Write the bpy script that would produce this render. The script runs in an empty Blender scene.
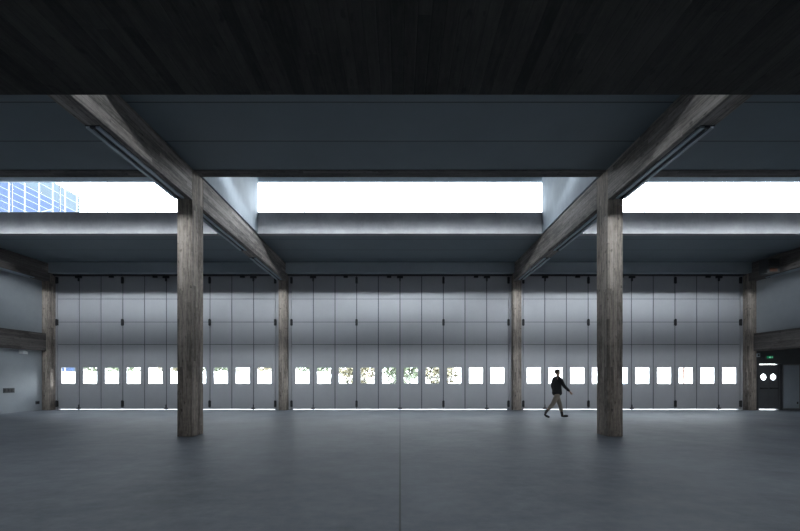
import bpy, bmesh, math, random
from mathutils import Vector, Matrix
random.seed(7)
scn = bpy.context.scene
COL = scn.collection
F, EYE, HY = 340.0, 1.45, 378.5          # focal length in pixels, eye height, horizon row


# ------------------------------------------------------------------ helpers
class B:
    """Collects shapes into one bmesh and links it as ONE mesh object."""
    def __init__(self):
        self.bm = bmesh.new()

    def box(self, x0, x1, y0, y1, z0, z1):
        vs = [self.bm.verts.new((x, y, z)) for z in (z0, z1) for y in (y0, y1) for x in (x0, x1)]
        for f in ((0, 2, 3, 1), (4, 5, 7, 6), (0, 1, 5, 4), (2, 6, 7, 3), (0, 4, 6, 2), (1, 3, 7, 5)):
            self.bm.faces.new([vs[i] for i in f])
        return self

    def tube(self, p, q, r, n=10, r2=None):
        p, q = Vector(p), Vector(q)
        d = (q - p).normalized()
        a = d.orthogonal().normalized()
        b = d.cross(a)
        r2 = r if r2 is None else r2
        A, C = [], []
        for i in range(n):
            t = 2 * math.pi * i / n
            o = a * math.cos(t) + b * math.sin(t)
            A.append(self.bm.verts.new(p + o * r))
            C.append(self.bm.verts.new(q + o * r2))
        for i in range(n):
            j = (i + 1) % n
            self.bm.faces.new((A[i], A[j], C[j], C[i]))
        self.bm.faces.new(A[::-1])
        self.bm.faces.new(C)
        return self

    def prism(self, pts, axis, a, b):
        """pts: outline in the two other axes, extruded along axis from a to b."""
        def v(p, t):
            return {'x': (t, p[0], p[1]), 'y': (p[0], t, p[1]), 'z': (p[0], p[1], t)}[axis]
        A = [self.bm.verts.new(v(p, a)) for p in pts]
        C = [self.bm.verts.new(v(p, b)) for p in pts]
        n = len(pts)
        for i in range(n):
            j = (i + 1) % n
            self.bm.faces.new((A[i], A[j], C[j], C[i]))
        self.bm.faces.new(A[::-1])
        self.bm.faces.new(C)
        return self

    def ring(self, c, r0, r1, y0, y1, n=24):
        """flat ring (a tube wall) around the y axis"""
        V = []
        for (r, y) in ((r0, y0), (r1, y0), (r1, y1), (r0, y1)):
            V.append([self.bm.verts.new((c[0] + r * math.cos(2 * math.pi * i / n), y, c[1] + r * math.sin(2 * math.pi * i / n))) for i in range(n)])
        for k in range(4):
            for i in range(n):
                j = (i + 1) % n
                self.bm.faces.new((V[k][i], V[k][j], V[(k + 1) % 4][j], V[(k + 1) % 4][i]))
        return self

    def ball(self, c, rx, ry, rz, u=14, v=9):
        bmesh.ops.create_uvsphere(self.bm, u_segments=u, v_segments=v, radius=1.0,
                                  matrix=Matrix.Translation(c) @ Matrix.Diagonal((rx, ry, rz, 1)))
        return self

    def build(self, name, mat, parent=None, loc=None, smooth=False, bevel=0.0):
        """vertices are given in the parent's space (world if none); loc becomes the object's origin"""
        loc = Vector(loc) if loc is not None else Vector((0, 0, 0))
        if loc.length:
            bmesh.ops.translate(self.bm, vec=-loc, verts=self.bm.verts)
        bmesh.ops.recalc_face_normals(self.bm, faces=self.bm.faces)
        me = bpy.data.meshes.new(name)
        self.bm.to_mesh(me)
        self.bm.free()
        me.materials.append(mat)
        if smooth:
            for p in me.polygons:
                p.use_smooth = True
        o = bpy.data.objects.new(name, me)
        o.location = loc
        COL.objects.link(o)
        if parent is not None:
            o.parent = parent
        if bevel:
            m = o.modifiers.new('edge', 'BEVEL')
            m.width = bevel
            m.segments = 2
            m.limit_method = 'ANGLE'
        return o


def tag(o, label, cat, group=None, kind='thing'):
    o['label'] = label
    o['category'] = cat
    o['kind'] = kind
    if group:
        o['group'] = group
    return o


def struct(o):
    o['kind'] = 'structure'
    return o


def empty(name, loc):
    o = bpy.data.objects.new(name, None)
    o.location = loc
    COL.objects.link(o)
    return o


def copy_tree(o, parent=None):
    c = o.copy()
    COL.objects.link(c)
    if parent is not None:
        c.parent = parent
    for ch in list(o.children):
        copy_tree(ch, c)
    return c


# ------------------------------------------------------------------ materials
def newmat(name):
    m = bpy.data.materials.new(name)
    m.use_nodes = True
    nt = m.node_tree
    bs = nt.nodes['Principled BSDF']
    return m, nt, bs


class N:
    """tiny node-expression helper"""
    def __init__(self, nt):
        self.nt = nt

    def node(self, t, **kw):
        n = self.nt.nodes.new(t)
        for k, v in kw.items():
            setattr(n, k, v)
        return n

    def put(self, sock, v):
        if hasattr(v, 'is_output'):
            self.nt.links.new(v, sock)
        else:
            sock.default_value = v

    def math(self, op, a, b=0.0, c=None, clamp=False):
        n = self.node('ShaderNodeMath', operation=op)
        n.use_clamp = clamp
        self.put(n.inputs[0], a)
        self.put(n.inputs[1], b)
        if c is not None:
            self.put(n.inputs[2], c)
        return n.outputs[0]

    def pos(self):
        tc = self.node('ShaderNodeTexCoord')
        s = self.node('ShaderNodeSeparateXYZ')
        self.nt.links.new(tc.outputs['Object'], s.inputs[0])
        return tc.outputs['Object'], s.outputs

    def combine(self, x, y, z):
        n = self.node('ShaderNodeCombineXYZ')
        for i, v in enumerate((x, y, z)):
            self.put(n.inputs[i], v)
        return n.outputs[0]

    def noise(self, vec, scale, detail=4.0, rough=0.55):
        n = self.node('ShaderNodeTexNoise')
        if vec is not None:
            self.nt.links.new(vec, n.inputs['Vector'])
        n.inputs['Scale'].default_value = scale
        n.inputs['Detail'].default_value = detail
        n.inputs['Roughness'].default_value = rough
        return n.outputs[0]

    def white(self, vec):
        n = self.node('ShaderNodeTexWhiteNoise', noise_dimensions='3D')
        self.nt.links.new(vec, n.inputs['Vector'])
        return n.outputs[0]

    def maprange(self, v, a, b, c, d):
        n = self.node('ShaderNodeMapRange')
        self.put(n.inputs[0], v)
        for i, t in enumerate((a, b, c, d)):
            n.inputs[i + 1].default_value = t
        return n.outputs[0]

    def mix(self, fac, a, b):
        n = self.node('ShaderNodeMix', data_type='RGBA')
        self.put(n.inputs[0], fac)
        for s, v in ((n.inputs[6], a), (n.inputs[7], b)):
            if hasattr(v, 'is_output'):
                self.nt.links.new(v, s)
            else:
                s.default_value = (*v, 1)
        return n.outputs[2]

    def scale(self, col, f):
        n = self.node('ShaderNodeVectorMath', operation='SCALE')
        if hasattr(col, 'is_output'):
            self.nt.links.new(col, n.inputs[0])
        else:
            n.inputs[0].default_value = col
        self.put(n.inputs['Scale'], f)
        return n.outputs[0]

    def bump(self, h, strength, dist):
        n = self.node('ShaderNodeBump')
        self.put(n.inputs['Height'], h)
        n.inputs['Strength'].default_value = strength
        n.inputs['Distance'].default_value = dist
        return n.outputs[0]


def board_concrete(name, along, cA, cB, width=0.095, rough=0.8, contrast=1.35):
    """concrete cast against timber boards that run along one axis"""
    m, nt, bs = newmat(name)
    n = N(nt)
    P, s = n.pos()
    ax = {'x': 0, 'y': 1, 'z': 2}[along]
    o = [s[i] for i in range(3) if i != ax]
    across = n.math('ADD', o[0], n.math('MULTIPLY', o[1], 1.0))
    u = n.math('DIVIDE', n.math('ADD', across, 50.013), width)
    idx = n.math('FLOOR', u)
    fr = n.math('FRACT', u)
    off = n.white(n.combine(idx, 3.0, 1.0))
    seg = n.math('FLOOR', n.math('DIVIDE', n.math('ADD', s[ax], n.math('MULTIPLY', off, 4.0)), 1.9))
    tone = n.white(n.combine(idx, seg, 7.0))
    # grain: stretched along the boards
    g = n.noise(n.combine(n.math('MULTIPLY', u, 0.9), n.math('MULTIPLY', s[ax], 0.9), tone), 3.2, 6.0, 0.65)
    big = n.noise(P, 0.9, 4.0, 0.6)
    fine = n.noise(P, 14.0, 5.0, 0.6)
    edge = n.math('MINIMUM', fr, n.math('SUBTRACT', 1.0, fr))
    seam = n.maprange(edge, 0.0, 0.07, 0.0, 1.0)
    v = n.math('ADD', n.math('MULTIPLY', n.math('SUBTRACT', tone, 0.5), 0.55 * contrast),
               n.math('MULTIPLY', n.math('SUBTRACT', g, 0.5), 1.5 * contrast))
    v = n.math('ADD', v, n.math('MULTIPLY', n.math('SUBTRACT', big, 0.5), 0.9 * contrast))
    v = n.math('ADD', v, n.math('MULTIPLY', n.math('SUBTRACT', fine, 0.5), 0.5 * contrast))
    v = n.math('ADD', v, 0.5, clamp=True)
    col = n.mix(v, cA, cB)
    # dark knots and air holes
    sp = n.noise(n.combine(n.math('MULTIPLY', u, 0.55), n.math('MULTIPLY', s[ax], 2.2), 4.0), 2.3, 2.0, 0.5)
    spot = n.maprange(sp, 0.66, 0.74, 1.0, 0.45)
    k = n.math('MULTIPLY', n.math('MULTIPLY_ADD', seam, 0.38, 0.62), spot)
    nt.links.new(n.scale(col, k), bs.inputs['Base Color'])
    bs.inputs['Roughness'].default_value = rough
    bs.inputs['Specular IOR Level'].default_value = 0.25
    h = n.math('ADD', n.math('MULTIPLY', seam, 0.6), n.math('ADD', n.math('MULTIPLY', g, 0.6), n.math('MULTIPLY', tone, 0.35)))
    nt.links.new(n.bump(h, 0.5, 0.008), bs.inputs['Normal'])
    return m


def mottled(name, cA, cB, scale=1.3, rough=0.75, spec=0.3, stretch=(1, 1, 1), bump=0.1, metallic=0.0):
    m, nt, bs = newmat(name)
    n = N(nt)
    P, s = n.pos()
    Q = n.combine(*[n.math('MULTIPLY', s[i], stretch[i]) for i in range(3)])
    a = n.noise(Q, scale, 6.0, 0.6)
    b = n.noise(Q, scale * 9, 4.0, 0.6)
    v = n.math('ADD', n.math('MULTIPLY', a, 0.75), n.math('MULTIPLY', b, 0.25))
    v = n.maprange(v, 0.3, 0.7, 0.0, 1.0)
    nt.links.new(n.mix(v, cA, cB), bs.inputs['Base Color'])
    bs.inputs['Roughness'].default_value = rough
    bs.inputs['Specular IOR Level'].default_value = spec
    bs.inputs['Metallic'].default_value = metallic
    if bump:
        nt.links.new(n.bump(v, bump, 0.01), bs.inputs['Normal'])
    return m


def plain(name, c, rough=0.5, spec=0.4, metallic=0.0, var=0.12):
    d = tuple(x * (1 - var) for x in c)
    e = tuple(min(1, x * (1 + var)) for x in c)
    return mottled(name, d, e, 3.0, rough, spec, bump=0.0, metallic=metallic)


def glass(name, tint, gloss=0.04):
    m = bpy.data.materials.new(name)
    m.use_nodes = True
    nt = m.node_tree
    for x in list(nt.nodes):
        nt.nodes.remove(x)
    out = nt.nodes.new('ShaderNodeOutputMaterial')
    tr = nt.nodes.new('ShaderNodeBsdfTransparent')
    tr.inputs[0].default_value = (*tint, 1)
    gl = nt.nodes.new('ShaderNodeBsdfGlossy')
    gl.inputs['Roughness'].default_value = 0.03
    mx = nt.nodes.new('ShaderNodeMixShader')
    mx.inputs[0].default_value = gloss
    nt.links.new(tr.outputs[0], mx.inputs[1])
    nt.links.new(gl.outputs[0], mx.inputs[2])
    nt.links.new(mx.outputs[0], out.inputs[0])
    return m


def floor_mat():
    m, nt, bs = newmat('polished_concrete_floor')
    n = N(nt)
    P, s = n.pos()
    a = n.noise(P, 0.35, 6.0, 0.6)
    st = n.noise(n.combine(n.math('MULTIPLY', s[0], 0.7), n.math('MULTIPLY', s[1], 1.5), 0.0), 2.4, 8.0, 0.75)
    b = n.noise(P, 7.0, 5.0, 0.65)
    v = n.math('ADD', n.math('MULTIPLY', a, 0.4), n.math('ADD', n.math('MULTIPLY', st, 0.4), n.math('MULTIPLY', b, 0.2)))
    v = n.maprange(v, 0.40, 0.60, 0.0, 1.0)
    col = n.mix(v, FLOOR_A, FLOOR_B)
    # sawn joints: one on the centre line, two under the pillar lines
    d = n.math('ABSOLUTE', s[0])
    j = n.maprange(d, 0.008, 0.014, 0.25, 1.0)
    nt.links.new(n.scale(col, j), bs.inputs['Base Color'])
    r = n.maprange(n.math('ADD', n.math('MULTIPLY', st, 0.6), n.math('MULTIPLY', b, 0.4)), 0.3, 0.7, 0.42, 0.66)
    nt.links.new(r, bs.inputs['Roughness'])
    bs.inputs['Specular IOR Level'].default_value = 0.5
    h = n.math('ADD', n.math('MULTIPLY', st, 0.5), n.math('MULTIPLY', b, 0.3))
    nt.links.new(n.bump(h, 0.08, 0.02), bs.inputs['Normal'])
    return m


def soffit_mat():
    m, nt, bs = newmat('painted_soffit_panels')
    n = N(nt)
    P, s = n.pos()
    a = n.noise(P, 0.8, 4.0, 0.6)
    col = n.mix(a, SOFFIT_A, SOFFIT_B)
    f = n.math('FRACT', n.math('DIVIDE', n.math('ADD', s[1], 100 * 1.06), 1.06))
    e = n.math('MINIMUM', f, n.math('SUBTRACT', 1.0, f))
    k = n.maprange(e, 0.008, 0.016, 0.25, 1.0)
    nt.links.new(n.scale(col, k), bs.inputs['Base Color'])
    bs.inputs['Roughness'].default_value = 0.6
    nt.links.new(n.bump(k, 0.4, 0.01), bs.inputs['Normal'])
    return m


FLOOR_A, FLOOR_B = (0.11, 0.123, 0.145), (0.27, 0.288, 0.32)
SOFFIT_A, SOFFIT_B = (0.125, 0.158, 0.182), (0.165, 0.205, 0.235)
M = {
    'pillar': board_concrete('board_marked_pillar_concrete', 'z', (0.13, 0.111, 0.096), (0.42, 0.358, 0.308)),
    'beam': board_concrete('board_marked_beam_concrete', 'y', (0.12, 0.110, 0.103), (0.385, 0.345, 0.318)),
    'edge_beam': board_concrete('board_marked_edge_concrete', 'x', (0.07, 0.065, 0.065), (0.17, 0.155, 0.15)),
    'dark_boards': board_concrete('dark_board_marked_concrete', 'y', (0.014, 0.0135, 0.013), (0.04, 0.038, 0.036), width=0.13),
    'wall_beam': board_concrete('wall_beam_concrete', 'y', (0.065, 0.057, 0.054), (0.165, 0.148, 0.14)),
    'sill': mottled('smooth_pale_concrete', (0.24, 0.238, 0.25), (0.39, 0.385, 0.398), 1.1, 0.8),
    'cheek': mottled('pale_cast_concrete', (0.22, 0.25, 0.28), (0.37, 0.405, 0.44), 0.9, 0.8, stretch=(1, 1, .3)),
    'wall': mottled('painted_grey_wall', (0.30, 0.325, 0.345), (0.38, 0.405, 0.425), 0.6, 0.6, 0.35),
    'fascia': mottled('painted_fascia', (0.32, 0.365, 0.395), (0.37, 0.415, 0.445), 0.8, 0.6),
    'roofing': plain('roof_sheet', (0.10, 0.10, 0.105), 0.8),
    'door': mottled('grey_coated_steel', (0.335, 0.335, 0.35), (0.385, 0.385, 0.40), 0.7, 0.42, 0.45, bump=0.0),
    'door_seam': plain('dark_rubber_seal', (0.085, 0.09, 0.097), 0.7),
    'black_metal': plain('black_steel', (0.018, 0.018, 0.02), 0.45),
    'frame': plain('aluminium_frame', (0.55, 0.59, 0.63), 0.4, 0.5),
    'pane': glass('clear_glazing', (0.93, 0.95, 0.95)),
    'rail': plain('grey_light_rail', (0.33, 0.385, 0.44), 0.35, 0.5, 0.2),
    'dark_rail': plain('dark_light_housing', (0.03, 0.033, 0.038), 0.5),
    'fixture': plain('pale_plastic', (0.72, 0.73, 0.74), 0.4),
    'socket': plain('dark_plastic_plate', (0.06, 0.065, 0.07), 0.4),
    'annex': plain('dark_painted_wall', (0.045, 0.048, 0.052), 0.6),
    'fire_door': plain('dark_grey_steel_door', (0.075, 0.078, 0.084), 0.4, 0.5),
    'locker': mottled('blue_grey_sheet_steel', (0.22, 0.25, 0.285), (0.28, 0.315, 0.35), 0.8, 0.2, 0.6, bump=0),
    'box': plain('dark_grey_casing', (0.06, 0.062, 0.062), 0.5),
    'yard': plain('yard_concrete', (0.42, 0.42, 0.41), 0.9),
    'hoarding': plain('white_sheet_hoarding', (0.75, 0.75, 0.73), 0.6),
    'pale_blue': plain('pale_blue_sheet', (0.45, 0.58, 0.75), 0.6),
    'rust': plain('rusty_steel', (0.12, 0.05, 0.03), 0.7),
    'leaf_green': plain('tree_leaves', (0.06, 0.075, 0.042), 0.7, var=0.4),
    'leaf_olive': plain('olive_leaves', (0.09, 0.08, 0.048), 0.7, var=0.4),
    'bark': plain('tree_bark', (0.06, 0.045, 0.035), 0.9),
    'blue_net': plain('blue_cladding', (0.0065, 0.02, 0.055), 0.6),
    'pale_net': plain('pale_blue_scaffold_sheet', (0.02, 0.034, 0.046), 0.6),
    'white_tube': plain('white_scaffold_tube', (0.22, 0.22, 0.22), 0.5),
    'skin': plain('skin', (0.36, 0.22, 0.16), 0.55),
    'hair': plain('brown_hair', (0.035, 0.022, 0.014), 0.6),
    'jacket': plain('black_cloth', (0.012, 0.012, 0.014), 0.8),
    'khaki': plain('khaki_cloth', (0.24, 0.205, 0.165), 0.85),
    'sock': plain('dark_grey_socks', (0.05, 0.045, 0.043), 0.85),
    'shoe': plain('black_leather', (0.008, 0.008, 0.009), 0.4),
    'eye': plain('eye_dark', (0.02, 0.015, 0.012), 0.3),
}
M['floor'] = floor_mat()
M['soffit'] = soffit_mat()
em, nt_, bs_ = newmat('lit_green_sign')
bs_.inputs['Base Color'].default_value = (0.0, 0.25, 0.1, 1)
bs_.inputs['Emission Color'].default_value = (0.0, 0.42, 0.16, 1)
bs_.inputs['Emission Strength'].default_value = 0.35
M['sign'] = em
em2, nt_, bs_ = newmat('lit_white_symbol')
bs_.inputs['Base Color'].default_value = (0.8, 0.9, 0.8, 1)
bs_.inputs['Emission Color'].default_value = (0.5, 0.9, 0.65, 1)
bs_.inputs['Emission Strength'].default_value = 0.6
M['symbol'] = em2

# ------------------------------------------------------------------ dimensions
PX, OX = 5.37, 16.12                     # pillar lines, outer pillar lines
HWD = 0.19                               # half width of pillars and beams
NY, FY = 8.48, 15.55                     # front faces of the two pillar rows
PD = 0.475                               # pillar depth
BB, BT = 5.906, 6.69                     # beam underside and top
SOF = 6.70                               # soffit height
PER = 7.07
SLAB_END, SILL_F = 8.83, 12.30           # roof opening between these two
WX = 16.39                               # side wall planes
YB = -4.0                                # back wall
LZ0, LZ1 = 7.47, 8.66                    # clerestory glazing, far side
NZ0, NZ1 = 7.86, 8.20                    # high glazing strip, near side

# ------------------------------------------------------------------ shell
fl = struct(B().box(-WX - .2, 20.4, YB - .2, 15.99, -0.25, 0).build('floor', M['floor']))

struct(B().box(-WX - .25, -WX, YB, 16.2, 0, SOF).build('wall_left', M['wall']))
struct(B().box(WX, WX + .25, YB, 16.2, 3.515, SOF).build('wall_right', M['wall']))
w = B()
for a, b in ((-WX - .25, -13.5), (13.5, WX + .25)):
    w.box(a, b, YB - .25, YB, 1.2, 1.65)
w.box(-WX - .25, WX + .25, YB - .25, YB, 0, 1.2).box(-WX - .25, WX + .25, YB - .25, YB, 1.65, SOF + .3)
struct(w.build('wall_back', M['annex']))
# unseen low window band added in the back wall to light the pillar fronts
w = B()
for i in range(28):
    w.box(-13.5 + i - .03, -13.5 + i + .03, YB - .15, YB - .1, 1.2, 1.65)
w = struct(w.build('window_9', M['frame']))
B().box(-13.5, 13.5, YB - .13, YB - .12, 1.2, 1.65).build('pane', M['pane'], w)
# the right-hand side opens under its wall beam into a low annex
struct(B().box(20.1, 20.4, YB, 16.0, 0, 3.0).build('wall_annex', M['annex']))
struct(B().box(WX + .26, 20.4, YB, 16.0, 2.86, 3.1).build('ceiling', M['annex']))
w = B()                                   # end wall of the annex, with its door opening
DX0, DX1, DZ = 16.50, 17.48, 2.08
w.box(WX - .05, DX0, 15.68, 15.76, 0, 2.86).box(DX1, 20.4, 15.68, 15.76, 0, 2.86).box(DX0, DX1, 15.68, 15.76, DZ + .035, 2.86)
struct(w.build('wall_annex_end', M['annex']))

# roof slabs
for (y0, y1) in ((YB - .25, SLAB_END - PER - .28), (SILL_F - PER + .22, SLAB_END - .28), (SILL_F + .22, 16.2)):
    o = B().box(-WX - .25, WX + .25, y0, y1, SOF, SOF + .28).build('ceiling', M['soffit'], loc=(0, 5.40, SOF))
    struct(o)
# dark board-marked edge along the end of each slab
for k, y in enumerate((SLAB_END - PER, SLAB_END)):
    struct(B().box(-WX - .25, WX + .25, y - .28, y, SOF - .02, SOF + .3).build('trim_%d' % (k + 1), M['edge_beam']))
# painted fascia above the folding doors, one length per bay
for k, xc in enumerate((-10.725, 0, 10.725)):
    o = B().box(xc - 5.17, xc + 5.17, 15.36, 15.62, 6.24, SOF).build('trim_%d' % (k + 3), M['fascia'])
    struct(o)

# ------------------------------------------------------------------ roof lights
def lantern(y_end, y_sill, first, labels):
    """roof light over the opening between the end of one slab and the sill on the next"""
    # opaque upstand and high strip of glazing on the near side
    struct(B().box(-WX - .25, WX + .25, y_end - .2, y_end, SOF + .28, NZ0).build('wall_lantern', M['cheek']))
    w = B()
    for x in [i * 1.79 for i in range(-9, 10)]:
        w.box(x - .03, x + .03, y_end - .12, y_end - .06, NZ0, NZ1)
    w.box(-WX, WX, y_end - .12, y_end - .06, NZ0, NZ0 + .05).box(-WX, WX, y_end - .12, y_end - .06, NZ1 - .05, NZ1)
    f = struct(w.build('window_%d' % first, M['frame']))
    B().box(-WX, WX, y_end - .10, y_end - .09, NZ0 + .05, NZ1 - .05).build('pane', M['pane'], f)
    # roof of the lantern
    o = B().prism([(y_end - .25, NZ1), (y_sill + .35, LZ1 + .20), (y_sill + .35, LZ1 + .3), (y_end - .25, NZ1 + .12)], 'x', -WX - .25, WX + .25)
    struct(o.build('roof', M['roofing']))
    # far side, bay by bay: sill beam and clerestory glazing
    for k, xc in enumerate((-10.725, 0, 10.725)):
        a, b = xc - 5.175, xc + 5.175
        s = B().box(a - .19, b + .19, y_sill, y_sill + .219, BT + .002, LZ0).build('sill_beam', M['sill'], loc=(xc, y_sill, SOF))
        tag(s, labels[k], 'sill beam', 'pale concrete sill beams under the roof glazing')
        a, b = xc - 5.3, xc + 5.3
        g = B()
        g.box(a, b, y_sill + .14, y_sill + .22, LZ1, LZ1 + .05)
        g.box(a, b, y_sill + .12, y_sill + .24, LZ1 + .05, LZ1 + .20)
        g.box(a, b, y_sill + .15, y_sill + .2, LZ0, LZ0 + .015)
        g.box(a, a + .04, y_sill + .14, y_sill + .2, LZ0, LZ1).box(b - .04, b, y_sill + .14, y_sill + .2, LZ0, LZ1)
        nb = 6
        edges = [xc - 5.26 + 10.52 * i / nb for i in range(nb + 1)]
        for q in edges[1:-1]:
            g.box(q - .009, q + .009, y_sill + .165, y_sill + .185, LZ0, LZ1)
        fr = struct(g.build('window_%d' % (first + 1 + k), M['frame']))
        for i in range(nb):
            B().box(edges[i] + .010, edges[i + 1] - .010, y_sill + .17, y_sill + .18, LZ0 + .015, LZ1).build('pane', M['pane'], fr)
    # concrete cheeks that stand on the beams
    for x in (-OX, -PX, PX, OX):
        struct(B().prism([(y_end, BT + .01), (y_sill - .002, BT + .01), (y_sill - .002, LZ1 + .2), (y_end, NZ1)], 'x', x - HWD - .045, x + HWD + .045)
               .build('wall_cheek', M['cheek']))


lantern(SLAB_END - PER, SILL_F - PER, 1, ['pale concrete sill beam above the soffit, bay by the %s' % t for t in ('bare side wall', 'centre line', 'annex')])
lantern(SLAB_END, SILL_F, 5, ['pale concrete sill beam under the glazing that shows a scaffolded building',
                              'pale concrete sill beam under the middle strip of glazing, between the two beams',
                              'pale concrete sill beam above the folding door beside the exit door'])

# ------------------------------------------------------------------ concrete frame
# deep dark transverse beam that closes the view at the top
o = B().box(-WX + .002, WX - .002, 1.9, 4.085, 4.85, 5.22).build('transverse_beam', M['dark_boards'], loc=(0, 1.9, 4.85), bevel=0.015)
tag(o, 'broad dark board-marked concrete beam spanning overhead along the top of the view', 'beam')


def beam(x, y0, y1, label, mat='beam'):
    o = B().box(x - HWD, x + HWD, y0, y1, BB, BT).build('roof_beam', M[mat], loc=(x - HWD, y0, BB), bevel=0.012)
    return tag(o, label, 'beam', 'long concrete roof beams')


for x, t in ((-PX, 'left'), (PX, 'right')):
    beam(x, 1.41, NY, 'board-marked concrete roof beam running from overhead onto the %s free-standing pillar' % t)
    beam(x, NY + PD, FY, 'board-marked concrete roof beam from the %s free-standing pillar to the folding doors' % t)
beam(-OX - .07, 1.41, FY, 'shade-toned concrete roof beam along the top of the left side wall', 'wall_beam')  # concrete coloured darker than the inner beams, standing in for shade
beam(OX, 1.41, FY, 'shade-toned concrete roof beam with a dark box on it, along the right side wall', 'wall_beam')  # same darker concrete, shade put into the colour


def pillar(x, y, label, top=BT):
    o = B().box(x - HWD, x + HWD, y, y + PD, 0, top).build('concrete_pillar', M['pillar'], loc=(x - HWD, y, 0), bevel=0.012)
    return tag(o, label, 'pillar', 'board-marked concrete pillars')


pillar(-PX, NY, 'board-marked concrete pillar standing free in the hall, left of the centre joint')
pillar(PX, NY, 'board-marked concrete pillar standing free in the hall, beside the walking person')
pillar(-PX, FY, 'concrete pillar between the left and middle folding doors')
pillar(PX, FY, 'concrete pillar between the middle and right folding doors, behind the walking person')
pillar(-OX - .07, FY, 'concrete pillar in the corner by the wall with a row of sockets')
pillar(OX, FY, 'concrete pillar in the dark corner next to the door with round windows')
# beams at half height on the side walls
for sx, lab in ((-1, 'dark board-marked concrete beam across the left side wall, with a small lamp below'),
                (1, 'dark board-marked concrete beam over the opening to the exit door')):
    x0, x1 = sorted((sx * 16.17, sx * (WX - .002 if sx < 0 else WX + .25)))
    o = B().box(x0, x1, YB, FY - .005, 2.71, 3.51).build('wall_beam', M['wall_beam'], loc=(x0, YB, 2.71), bevel=0.01)
    tag(o, lab, 'beam', 'half-height concrete wall beams')

# ------------------------------------------------------------------ folding doors
DY = 15.79


def folding_door(xc, lo, hi, LW, label):
    root = empty('folding_door', (xc, DY, 0))
    tag(root, label, 'door', 'tall grey folding doors')
    x0 = -5 * LW
    # side jambs and track
    for s in (-1, 1):
        lim = hi - xc if s > 0 else xc - lo
        a, b = sorted((s * (5 * LW - .04), s * lim))
        jb = B().box(a, b, 0.065, 0.14, 0, 6.24)
        a, b = sorted((s * (5 * LW + .02), s * lim))
        jb.box(a, b, 0.0, 0.066, 0, 6.24).build('jamb', M['door'], root)
    t = B().box(lo - xc, hi - xc, -.10, .14, 6.22, 6.36)
    t.box(lo - xc, hi - xc, -.13, -.09, 6.20, 6.30).box(lo - xc, hi - xc, .065, .14, 6.1, 6.23)
    t.build('track', M['black_metal'], root)
    for k in range(10):
        a, b = x0 + k * LW + .02, x0 + (k + 1) * LW - .02
        m = (a + b) / 2
        z0, z1 = .034, 6.2
        wa, wb, wz0, wz1 = m - .345, m + .345, 1.195, 1.98
        lf = B()
        # sheet panels with grooves between, and the panel with the window opening
        lf.box(a, b, 0, .06, 5.155, z1).box(a, b, 0, .06, 4.085, 5.130).box(a, b, 0, .06, 3.043, 4.060)
        lf.box(a, b, 0, .06, wz1, 3.018).box(a, b, 0, .06, z0, wz0)
        lf.box(a, wa, 0, .06, wz0, wz1).box(wb, b, 0, .06, wz0, wz1)
        leaf = lf.build('door_leaf', M['door'], root)
        for z in (3.0305, 4.0725, 5.1425):
            B().box(a, b, .012, .05, z - .0125, z + .0125).build('panel_joint', M['door_seam'], leaf)
        fr = B()
        fr.box(wa, wb, -.008, .03, wz0, wz0 + .025).box(wa, wb, -.008, .03, wz1 - .025, wz1)
        fr.box(wa, wa + .025, -.008, .03, wz0 + .025, wz1 - .025).box(wb - .025, wb, -.008, .03, wz0 + .025, wz1 - .025)
        fr.build('window_frame', M['door'], leaf)
        B().box(wa + .025, wb - .025, .03, .036, wz0 + .025, wz1 - .025).build('window_pane', M['pane'], leaf)
        # seal strip at the joint towards the next leaf
        if k < 9:
            q = b + .02
            B().box(q - .021, q + .021, .012, .05, z0, z1).build('seal', M['door_seam'], leaf)
        # hinges / floor bolts at the joint on this leaf's near edge
        e = a - .02
        if k in (0, 3, 7):
            for z in (.28, 4.05, 6.0):
                B().box(e - .05, e + .05, -.05, .0, z - .14, z + .14).tube((e, -.05, z - .16), (e, -.05, z + .16), .022).build('hinge', M['black_metal'], leaf)
        if k == 9:
            for z in (.28, 4.05, 6.0):
                c = b + .02
                B().box(c - .05, c + .05, -.05, .0, z - .14, z + .14).tube((c, -.05, z - .16), (c, -.05, z + .16), .022).build('hinge', M['black_metal'], leaf)
        if k in (1, 5, 9):
            B().box(e - .09, e + .09, -.04, .0, .03, .10).box(e - .02, e + .02, -.035, .0, .0, .24).build('floor_guide', M['black_metal'], leaf)
            B().box(e - .14, e + .14, -.06, .0, 6.10, 6.2).box(e - .03, e + .03, -.05, .0, 5.96, 6.14).build('roller', M['black_metal'], leaf)
        if k in (2, 4, 8):
            B().box(m - .1, m + .1, -.06, .0, 6.12, 6.21).build('roller', M['black_metal'], leaf)
    return root


folding_door(0, -5.178, 5.178, 1.0065, 'tall grey folding door of ten leaves filling the middle bay between two pillars')
folding_door(-10.85, -15.997, -5.563, 1.0125, 'tall grey folding door of ten leaves in the bay next to the bare side wall')
folding_door(10.755, 5.563, 15.927, 1.008, 'tall grey folding door of ten leaves behind the walking person')

# ------------------------------------------------------------------ light rails under the beams
def light_rail(x, y0, y1, label):
    root = empty('light_rail', (x, y0, BB))
    tag(root, label, 'light', 'twin light rails under the roof beams')
    L = y1 - y0
    B().box(-.125, .125, 0, L, -.012, -.001).build('housing', M['dark_rail'], root)
    for c in (-.085, .085):
        B().box(c - .034, c + .034, .01, L - .01, -.045, -.012).build('rail', M['rail'], root)
    for y in (0.0, L - .05):
        B().box(-.045, .045, y, y + .05, -.04, -.012).build('end_cap', M['dark_rail'], root)
    return root


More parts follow.
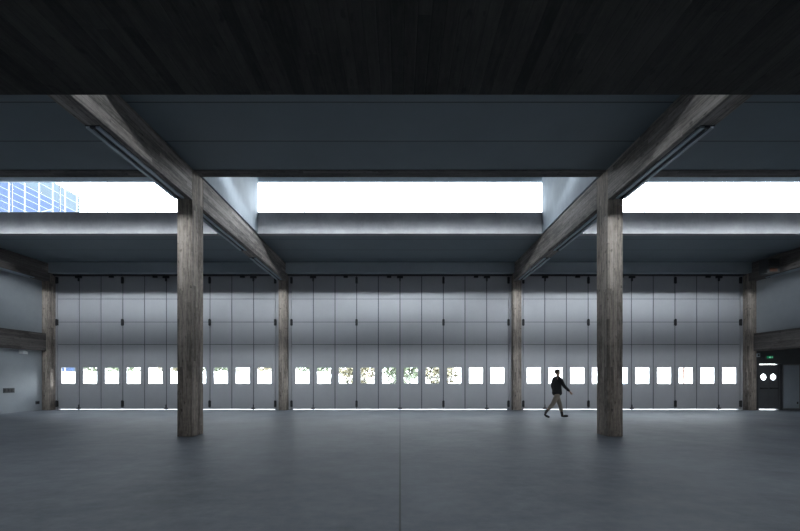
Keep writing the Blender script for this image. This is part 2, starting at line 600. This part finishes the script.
for x, side in ((-PX - .045, 'left'), (PX + .045, 'right')):
    light_rail(x, 5.98, 8.35, 'unlit twin light rail under the %s roof beam, on the stretch before the free-standing pillar' % side)
    light_rail(x, 9.05, 11.75, 'unlit twin light rail under the %s roof beam, just behind the free-standing pillar' % side)
    light_rail(x, 12.5, 15.2, 'unlit twin light rail under the %s roof beam, at its shaded end by the doors' % side)
for x, side in ((-OX + .0, 'left'), (OX, 'right')):
    light_rail(x, 12.9, 14.9, 'unlit twin light rail under the %s outer beam, next to the side wall' % side)

# ------------------------------------------------------------------ fittings
# small lamp below the left wall beam
r = empty('wall_lamp', (-WX + .001, 14.72, 2.60))
tag(r, 'small pale lamp on the left side wall just below the concrete beam', 'lamp')
B().box(0, .05, -.10, .10, -.08, .08).build('back_plate', M['fixture'], r)
B().prism([(.05, -.08), (.05, .06), (.16, .02), (.18, -.09)], 'y', -.09, .09).build('lamp_shade', M['fixture'], r)
# row of sockets
r = empty('socket_panel', (-WX + .001, 14.24, .95))
tag(r, 'dark row of three sockets on the left side wall', 'socket panel')
B().box(0, .02, -.20, .20, -.10, .10).build('back_plate', M['socket'], r)
for i in (-1, 0, 1):
    B().box(.02, .035, i * .125 - .05, i * .125 + .05, -.07, .07).box(.035, .05, i * .125 - .03, i * .125 + .03, -.02, .05).build('socket', M['box'], r)
r = empty('cable_outlet', (-WX + .001, 15.36, .36))
tag(r, 'small black cable outlet low on the left wall by the corner pillar', 'outlet')
B().box(0, .03, -.07, .07, -.07, .07).build('back_plate', M['socket'], r)
B().tube((.03, 0, 0), (.06, 0, 0), .045, 12).build('outlet_ring', M['black_metal'], r)
# dark box on the right outer beam
r = empty('fan_heater', (15.89, 14.19, 5.86))
tag(r, 'dark box-shaped unit hung on the right outer beam near the ceiling', 'heater')
B().box(-.54, -.02, 0, .36, 0, .62).build('casing', M['box'], r, bevel=.02)
B().box(-.02, 0, .05, .3, .1, .5).build('bracket', M['black_metal'], r)
gr = B()
for i in range(5):
    gr.box(-.48, -.10, -.015, 0, .30 + i * .055, .33 + i * .055)
gr.build('grille', M['black_metal'], r)
B().box(-.46, -.16, -.02, 0, .06, .2).build('outlet_flap', M['rust'], r)

# annex end wall: fire door with two round windows
AY = 15.678
r = empty('fire_door', (16.99, AY, 0))
tag(r, 'dark double exit door with two round windows and light below it', 'door')
f = B().box(-.50, -.445, -.03, .12, 0, DZ + .03).box(.445, .50, -.03, .12, 0, DZ + .03)
f.box(-.445, .445, -.03, .0, DZ + .03, DZ + .09)
f.build('door_frame', M['fire_door'], r)


def round_leaf(cx, hinge):
    b = B()
    x0, x1, z0, z1, cz, R, n = cx - .218, cx + .218, 0.045, DZ + .008, 1.52, .155, 24
    # front and back faces with a round hole: quads from the circle out to the rectangle
    def rect(t):
        dx, dz = math.cos(t), math.sin(t)
        k = min(((x1 - cx) / dx if dx > 1e-6 else (x0 - cx) / dx if dx < -1e-6 else 1e9),
                ((z1 - cz) / dz if dz > 1e-6 else (z0 - cz) / dz if dz < -1e-6 else 1e9))
        return (cx + dx * k, cz + dz * k)
    ts = sorted([2 * math.pi * i / n for i in range(n)] + [math.atan2(zz - cz, xx - cx) % (2 * math.pi) for xx in (x0, x1) for zz in (z0, z1)])
    rows = []
    for (y, rr) in ((0, False), (0, True), (.05, True), (.05, False)):
        rows.append([b.bm.verts.new((cx + R * math.cos(t), y, cz + R * math.sin(t)) if rr else (rect(t)[0], y, rect(t)[1])) for t in ts])
    for k in range(4):
        for i in range(len(ts)):
            j = (i + 1) % len(ts)
            b.bm.faces.new((rows[k][i], rows[k][j], rows[(k + 1) % 4][j], rows[(k + 1) % 4][i]))
    lf = b.build('door_leaf', M['fire_door'], r)
    B().ring((cx, cz), R - .01, R + .02, -.012, .0).build('window_ring', M['black_metal'], lf)
    B().tube((cx, .02, cz), (cx, .026, cz), R, 24).build('window_pane', M['pane'], lf)
    B().box(cx - .17, cx + .17, -.06, -.03, .97, 1.03).box(cx - .17, cx - .13, -.03, 0, .97, 1.03).box(cx + .13, cx + .17, -.03, 0, .97, 1.03).build('push_bar', M['black_metal'], lf)


round_leaf(-.222, -1)
round_leaf(.222, 1)
# emergency exit sign above it
r = empty('exit_sign', (17.03, AY, 2.37))
tag(r, 'small lit green exit sign above the door with round windows', 'sign')
B().box(-.15, .15, -.03, 0, 0, .12).build('casing', M['fire_door'], r)
B().box(-.14, .14, -.034, -.03, .01, .11).build('sign_face', M['sign'], r)
s = B()
s.tube((0.0, -.037, .092), (0.0, -.034, .092), .010, 10)
for p, q in (((-.005, .08), (-.02, .05)), ((-.02, .05), (.01, .038)), ((.01, .038), (0, .02)), ((-.02, .05), (-.045, .03)), ((-.008, .075), (.02, .062)), ((-.008, .075), (-.035, .068))):
    s.tube((p[0], -.0355, p[1]), (q[0], -.0355, q[1]), .006, 6)
s.box(.06, .10, -.036, -.034, .055, .065)
s.prism([(.10, .045), (.12, .06), (.10, .075)], 'y', -.036, -.034)
s.build('running_figure', M['symbol'], r)
# sensor under the wall beam
r = empty('wall_sensor', (16.40, AY - .001, 2.52))
tag(r, 'small grey sensor box in the dark corner between pillar and exit sign', 'sensor')
B().box(-.08, .08, -.12, 0, -.08, .08).build('casing', M['rail'], r)
B().tube((0, -.14, 0), (0, -.12, 0), .04, 12).build('lens', M['black_metal'], r)
# flat steel panel door beside the fire door
r = empty('service_cupboard', (18.0, AY, 0))
tag(r, 'blue-grey sheet steel cupboard front reflecting light beside the exit door', 'cupboard')
B().box(-.44, .44, -.05, 0, .02, 2.12).build('body', M['fire_door'], r)
d = B().box(-.38, .33, -.07, -.05, .08, 2.06).build('door_panel', M['locker'], r)
B().box(.22, .26, -.095, -.07, .28, .38).build('lock', M['black_metal'], d)

# ------------------------------------------------------------------ outside
struct(B().box(-60, 60, -60, YB - .26, -.3, -.03).build('ground', M['yard']))
struct(B().box(-90, 90, 16.0, 140, -.3, -.03).build('ground', M['yard']))


def hoarding(x0, x1, y, h, label, mat='hoarding'):
    r = empty('site_fence', ((x0 + x1) / 2, y, -.03))
    tag(r, label, 'fence', 'white fences in the yard')
    L = (x1 - x0) / 2
    B().box(-L, L, -.03, .03, .0, h).build('fence_panel', M[mat], r)
    nP = max(2, int(L * 2 / 3))
    for i in range(nP + 1):
        x = -L + 2 * L * i / nP
        B().box(x - .04, x + .04, .03, .11, 0, h + .05).build('post', M['frame'], r)


hoarding(-31.5, -6.2, 30, 2.1, 'low white fence seen through the door windows of the side wall bay')
hoarding(9.5, 38, 30, 2.25, 'low white fence seen through the door windows behind the person')
r = empty('storage_shed', (7.2, 27, -.03))
tag(r, 'white ribbed shed seen through the door windows beside the pillar', 'shed')
wb_ = B()
wb_.box(-1.6, 1.6, 0, 3, 0, 2.7)
for i in range(9):
    wb_.box(-1.6 + i * .38, -1.5 + i * .38, -.05, 0, 0, 2.7)
wb_.build('wall', M['hoarding'], r)
B().prism([(-1.8, 2.7), (1.8, 2.7), (0, 3.3)], 'y', -.2, 3.2).build('roof', M['frame'], r)
r = B().box(-1.1, 1.1, 0, .05, 0, 2.0).build('sheet_panel', M['pale_blue'], loc=None)
r.location = (18.6, 29.4, -.03)
tag(r, 'pale blue sheet leaning on the fence, seen through a door window', 'panel')
r = B().tube((0, 0, 0), (0, 0, 3.2), .05, 8).box(-.12, .12, -.12, .12, 0, .04).build('steel_post', M['rust'])
r.location = (16.7, 20.0, -.03)
tag(r, 'thin rust-brown post seen through a door window behind the person', 'post')


def tree(x, y, h, r0, mat, label):
    root = empty('broadleaf_tree', (x, y, -.03))
    tag(root, label, 'tree', 'trees in the yard')
    t = B().tube((0, 0, 0), (.05, 0, h * .55), .16, 8, .09)
    for i in range(4):
        a = i * 1.6 + random.random()
        t.tube((.03, 0, h * (.35 + .05 * i)), (r0 * .6 * math.cos(a), r0 * .6 * math.sin(a), h * (.6 + .05 * i)), .06, 6, .02)
    t.build('trunk', M['bark'], root)
    c = B()
    for i in range(620):
        a, e = random.random() * 6.283, math.acos(1 - 2 * random.random())
        rr = r0 * (random.random() ** .4)
        p = Vector((rr * math.sin(e) * math.cos(a), rr * math.sin(e) * math.sin(a), h * .58 + h * .42 * (rr / r0) * math.cos(e)))
        q = Vector((random.uniform(-1, 1), random.uniform(-1, 1), random.uniform(-1, 1))).normalized()
        u = q.orthogonal().normalized() * .22
        v = q.cross(u).normalized() * .14
        vs = [c.bm.verts.new(p + k) for k in (u, v, -u, -v)]
        c.bm.faces.new(vs)
    c.build('foliage', M[mat], root)


for i, (x, y, h, rr, mt, tb) in enumerate((
        (-28.6, 34, 4.0, 2.4, 'leaf_green', 'leftmost'), (-23.4, 36, 4.0, 2.4, 'leaf_olive', 'second'), (-18.2, 34, 4.0, 2.4, 'leaf_green', 'third'),
        (-13.1, 36, 4.1, 2.4, 'leaf_olive', 'fourth'), (-8.2, 34, 4.0, 2.2, 'leaf_green', 'fifth'), (-3.9, 32, 4.2, 2.0, 'leaf_olive', 'sixth'),
        (0.1, 31, 4.0, 1.9, 'leaf_green', 'seventh'), (3.8, 32, 3.9, 1.7, 'leaf_olive', 'rightmost'))):
    tree(x, y, h, rr, mt, 'pale leafy tree beyond the door windows, %s of the row' % tb)

# scaffolded building seen through the roof glazing
root = empty('scaffolded_building', (-33, 14, -.03))
tag(root, 'blue building wrapped in white scaffolding seen through the roof glazing', 'building')
B().box(-14, 0, 0, 20.4, 0, 18.5).build('wall', M['blue_net'], root)
B().box(-13, 0, 2, 21.0, 18.5, 20.2).box(-.3, 0, 20.4, 21.0, 0, 18.5).build('scaffold_sheet', M['pale_net'], root)
for i in range(10):
    y = 10.4 + i * 1.17
    B().tube((.9, y, 0), (.9, y, 20.4), .038 if i % 2 else .026, 6).build('scaffold_pole', M['white_tube'], root)
for z in (13.9, 14.6, 15.2, 15.8, 16.3, 16.9, 17.5, 18.0, 18.9, 19.6):
    B().tube((.9, 8, z), (.9, 21.0, z), .015, 6).build('scaffold_ledger', M['white_tube'], root)
for y0, z0 in ((15.1, 15.3), (17.4, 14.6), (16.3, 13.6)):
    B().tube((.95, y0, z0), (.95, y0 + 2.34, z0 + 1.9), .018, 6).build('scaffold_brace', M['white_tube'], root)


# ------------------------------------------------------------------ person
def skin_mesh(name, chains, mat, parent=None, loc=(0, 0, 0), sub=2, extra=None):
    """chains: list of lists of (x,y,z,r) or names of already placed joints; one continuous skinned surface"""
    me = bpy.data.meshes.new(name)
    pts, rad, edges, key = [], [], [], {}
    for ch in chains:
        prev = None
        for j in ch:
            if isinstance(j, str):
                i = key[j]
            else:
                if len(j) == 5:
                    key[j[4]] = len(pts)
                i = len(pts)
                pts.append(j[:3])
                rad.append(j[3])
            if prev is not None:
                edges.append((prev, i))
            prev = i
    me.from_pydata(pts, edges, [])
    me.materials.append(mat)
    o = bpy.data.objects.new(name, me)
    o.location = loc
    COL.objects.link(o)
    if parent is not None:
        o.parent = parent
    sk = o.modifiers.new('skin', 'SKIN')
    sk.use_smooth_shade = True
    if not me.skin_vertices:
        bpy.context.view_layer.objects.active = o
        me.attributes  # layer is created with the modifier
    lay = me.skin_vertices[0].data
    for i, r in enumerate(rad):
        r = r if isinstance(r, tuple) else (r, r)
        lay[i].radius = r
        lay[i].use_root = (i == 0)
    sb = o.modifiers.new('smooth', 'SUBSURF')
    sb.levels = sb.render_levels = sub
    return o


# joints (metres), walking towards +x; right side is the camera side (-y)
RH, LH = (-.02, -.095, .90), (.01, .095, .90)
RK, LK = (-.20, -.10, .50), (.15, .10, .49)
RA, LA = (-.47, -.10, .20), (.235, .10, .095)
RT, LT = (-.36, -.10, .035), (.41, .10, .045)
RS, LS = (.035, -.19, 1.43), (-.03, .19, 1.43)
RE, LE = (.15, -.235, 1.155), (-.07, .215, 1.15)
RW, LW_ = (.37, -.20, .965), (.0, .215, .90)


def hand(chains, w, d, key, side):
    """palm, four fingers of unequal length and a thumb"""
    d = Vector(d).normalized()
    sidev = Vector((0, 0, 1)).cross(d).normalized()      # across the forearm, horizontal
    up = d.cross(sidev).normalized()
    w = Vector(w)
    palm = w + d * .055
    chains.append([key, (*(w + d * .02), (.026, .018)), (*palm, (.030, .016), key + 'p')])
    for i, (o, L) in enumerate(((-.027, .072), (-.009, .082), (.009, .076), (.026, .058))):
        b = palm + up * o + d * .03
        m = b + d * L * .5 + sidev * .008 * side
        e = m + d * L * .42 + sidev * .022 * side
        chains.append([key + 'p', (*b, .0095), (*m, .0088), (*e, .007)])
    b = palm - d * .015 - up * .03
    chains.append([key + 'p', (*b, .011), (*(b + d * .03 - up * .018), .0098), (*(b + d * .058 - up * .02), .008)])


ch = [
    [(0, 0, .95, (.10, .09), 'pelvis'), (.0, 0, 1.08, (.125, .10), 'waist'), (0, 0, 1.26, (.145, .11), 'chest'), (.0, 0, 1.42, (.10, .085), 'collar'),
     (.012, 0, 1.50, .058, 'neck'), (.03, 0, 1.565, .062, 'jaw'), (.033, 0, 1.645, (.083, .095), 'skull'), (.028, 0, 1.715, (.072, .082))],
    ['pelvis', (*RH, .055, 'rh'), (-.10, -.10, .71, .078), (*RK, .058, 'rk'), (-.30, -.10, .395, .055), (*RA, .038, 'ra'), (-.46, -.10, .12, .034), (-.40, -.10, .055, .036), (*RT, .028)],
    ['pelvis', (*LH, .055, 'lh'), (.075, .10, .70, .078), (*LK, .058, 'lk'), (.19, .10, .33, .055), (*LA, .038, 'la'), (.29, .10, .05, .04), (*LT, .028)],
    ['collar', (.01, -.12, 1.45, .065), (*RS, .058), (.085, -.215, 1.30, .05), (*RE, .042), (.27, -.22, 1.055, .038), (*RW, .028, 'rw')],
    ['collar', (-.01, .12, 1.45, .065), (*LS, .058), (-.06, .205, 1.30, .05), (*LE, .042), (-.035, .215, 1.03, .038), (*LW_, .028, 'lw')],
]
hand(ch, RW, Vector(RW) - Vector(RE), 'rw', 1)
hand(ch, LW_, Vector(LW_) - Vector(LE), 'lw', -1)
PXX, PYY = 5.755, 12.46
person = skin_mesh('person', ch, M['skin'], None, (PXX, PYY, 0.012), 2)
tag(person, 'walking person in a black jacket and khaki trousers, crossing the hall', 'person')
# face
fc = B()
fc.ball((.128, 0, 1.64), .022, .014, .024).ball((.03, -.088, 1.64), .024, .012, .032).ball((.03, .088, 1.64), .024, .012, .032)
fc.ball((.108, 0, 1.585), .016, .028, .012)
fc.build('face_features', M['skin'], person, smooth=True)
ey = B().ball((.108, -.033, 1.662), .012, .012, .009).ball((.108, .033, 1.662), .012, .012, .009)
ey.build('eyes', M['eye'], person, smooth=True)
hr = B()
bmesh.ops.create_uvsphere(hr.bm, u_segments=24, v_segments=16, radius=1.0, matrix=Matrix.Translation((.02, 0, 1.685)) @ Matrix.Diagonal((.108, .098, .105, 1)))
dead = [v for v in hr.bm.verts if (v.co.z < 1.665 and v.co.x > .0) or v.co.z < 1.60 or (v.co.x > .085 and v.co.z < 1.715)]
bmesh.ops.delete(hr.bm, geom=dead, context='VERTS')
hr.build('hair', M['hair'], person, smooth=True).modifiers.new('thick', 'SOLIDIFY').thickness = 0.012
skin_mesh('jacket', [
    [(0, 0, .79, .19, 'hem'), (0, 0, .95, .185, 'low'), (0, 0, 1.10, .16, 'waist'), (0, 0, 1.27, (.168, .135), 'chest'), (0, 0, 1.42, (.12, .105), 'collar'), (.01, 0, 1.505, (.075, .075))],
    ['collar', (.01, -.125, 1.45, .08), (*RS, .076), (.085, -.215, 1.30, .067), (*RE, .06), (.27, -.22, 1.055, .054), (.35, -.205, .982, .044)],
    ['collar', (-.01, .125, 1.45, .08), (*LS, .076), (-.06, .205, 1.30, .067), (*LE, .06), (-.035, .215, 1.03, .054), (-.01, .215, .925, .044)],
], M['jacket'], person, sub=2)
skin_mesh('trousers', [
    [(0, 0, .87, .165, 'p'), (0, 0, .97, .15)],
    ['p', (-.03, -.085, .82, .10), (-.10, -.10, .71, .096), (*RK, .08), (-.29, -.10, .405, .073), (-.37, -.10, .31, .068)],
    ['p', (.03, .085, .82, .10), (.075, .10, .70, .096), (*LK, .08), (.18, .10, .36, .073), (.21, .10, .22, .068)],
], M['khaki'], person, sub=2)
skin_mesh('sock', [[(-.36, -.10, .325, .055), (*RA, .046), (-.46, -.10, .13, .042)]], M['sock'], person)
skin_mesh('sock', [[(.20, .10, .26, .055), (*LA, .046), (.25, .10, .07, .045)]], M['sock'], person)
skin_mesh('shoe', [[(-.475, -.10, .155, (.05, .048)), (-.49, -.10, .125, (.045, .045)), (-.43, -.10, .075, .055), (-.36, -.10, .045, .046), (-.31, -.10, .036, .034)]], M['shoe'], person)
skin_mesh('shoe', [[(.232, .10, .10, (.05, .048)), (.215, .10, .045, (.045, .045)), (.30, .10, .055, .055), (.40, .10, .052, .046), (.46, .10, .055, .034)]], M['shoe'], person)

# ------------------------------------------------------------------ daylight
SKY = 9.0
GLOW = 190.0
G_EL, G_SE, G_AZ, G_SA = 23.5, 7.0, 22.0, 62.0
wd = bpy.data.worlds.new('overcast_sky')
scn.world = wd
wd.use_nodes = True
nt = wd.node_tree
bg = nt.nodes['Background']
n = N(nt)
tc = n.node('ShaderNodeTexCoord')
sp = n.node('ShaderNodeSeparateXYZ')
nt.links.new(tc.outputs['Generated'], sp.inputs[0])
t = n.maprange(sp.outputs[2], -0.05, 0.9, 0.0, 1.0)
nt.links.new(n.mix(t, (0.98, 1.0, 1.035), (0.87, 0.96, 1.08)), bg.inputs['Color'])
# hazy sun low behind the camera: a wide soft glow in the sky
el = n.math('MULTIPLY', n.math('ARCSINE', sp.outputs[2]), 57.2958)
az = n.math('SUBTRACT', n.math('MULTIPLY', n.math('ARCTAN2', sp.outputs[0], n.math('MULTIPLY', sp.outputs[1], -1.0)), 57.2958), G_AZ)
e2 = n.math('POWER', n.math('ABSOLUTE', n.math('DIVIDE', n.math('SUBTRACT', el, G_EL), G_SE)), 2.0)
a2 = n.math('POWER', n.math('ABSOLUTE', n.math('DIVIDE', az, G_SA)), 2.0)
lobe = n.math('EXPONENT', n.math('MULTIPLY', n.math('ADD', e2, a2), -1.0))
nt.links.new(n.math('MULTIPLY_ADD', lobe, GLOW, SKY), bg.inputs['Strength'])


def portal(name, c, sx, sy, rot):
    """marks a glazed opening for the renderer's sampling of the sky; gives no light of its own"""
    L = bpy.data.lights.new(name, 'AREA')
    L.shape = 'RECTANGLE'
    L.size, L.size_y = sx, sy
    L.cycles.is_portal = True
    o = bpy.data.objects.new(name, L)
    o.location = c
    o.rotation_euler = rot
    COL.objects.link(o)


for dy in (0, -PER):
    portal('sky_portal', (0, SLAB_END + dy - .16, (NZ0 + NZ1) / 2), 2 * WX, NZ1 - NZ0, (math.radians(90), 0, 0))
    portal('sky_portal', (0, SILL_F + dy + .26, (LZ0 + LZ1) / 2), 2 * WX, LZ1 - LZ0, (math.radians(-90), 0, 0))
portal('sky_portal', (0, YB - .2, 1.5), 27.0, .6, (math.radians(90), 0, 0))
portal('sky_portal', (0, DY + .15, 1.59), 2 * 15.9, .85, (math.radians(-90), 0, 0))

# ------------------------------------------------------------------ camera
cam = bpy.data.cameras.new('camera')
cam.sensor_fit = 'HORIZONTAL'
cam.sensor_width = 36.0
cam.lens = F / 800 * 36.0
cam.shift_y = (HY - 265.5) / 800
cam.clip_end = 500
co = bpy.data.objects.new('camera', cam)
co.location = (0, 0, EYE)
co.rotation_euler = (math.radians(90), 0, 0)
COL.objects.link(co)
scn.camera = co

scn.view_settings.view_transform = 'Standard'
scn.view_settings.look = 'None'
scn.view_settings.exposure = 0.0
scn.view_settings.gamma = 1.0
scn.view_settings.use_curve_mapping = False
scn.cycles.max_bounces = 14
scn.cycles.diffuse_bounces = 8
scn.cycles.glossy_bounces = 4
scn.cycles.transparent_max_bounces = 12
scn.cycles.caustics_reflective = False
scn.cycles.caustics_refractive = False
scn.cycles.sample_clamp_indirect = 6.0
scn.cycles.use_denoising = True
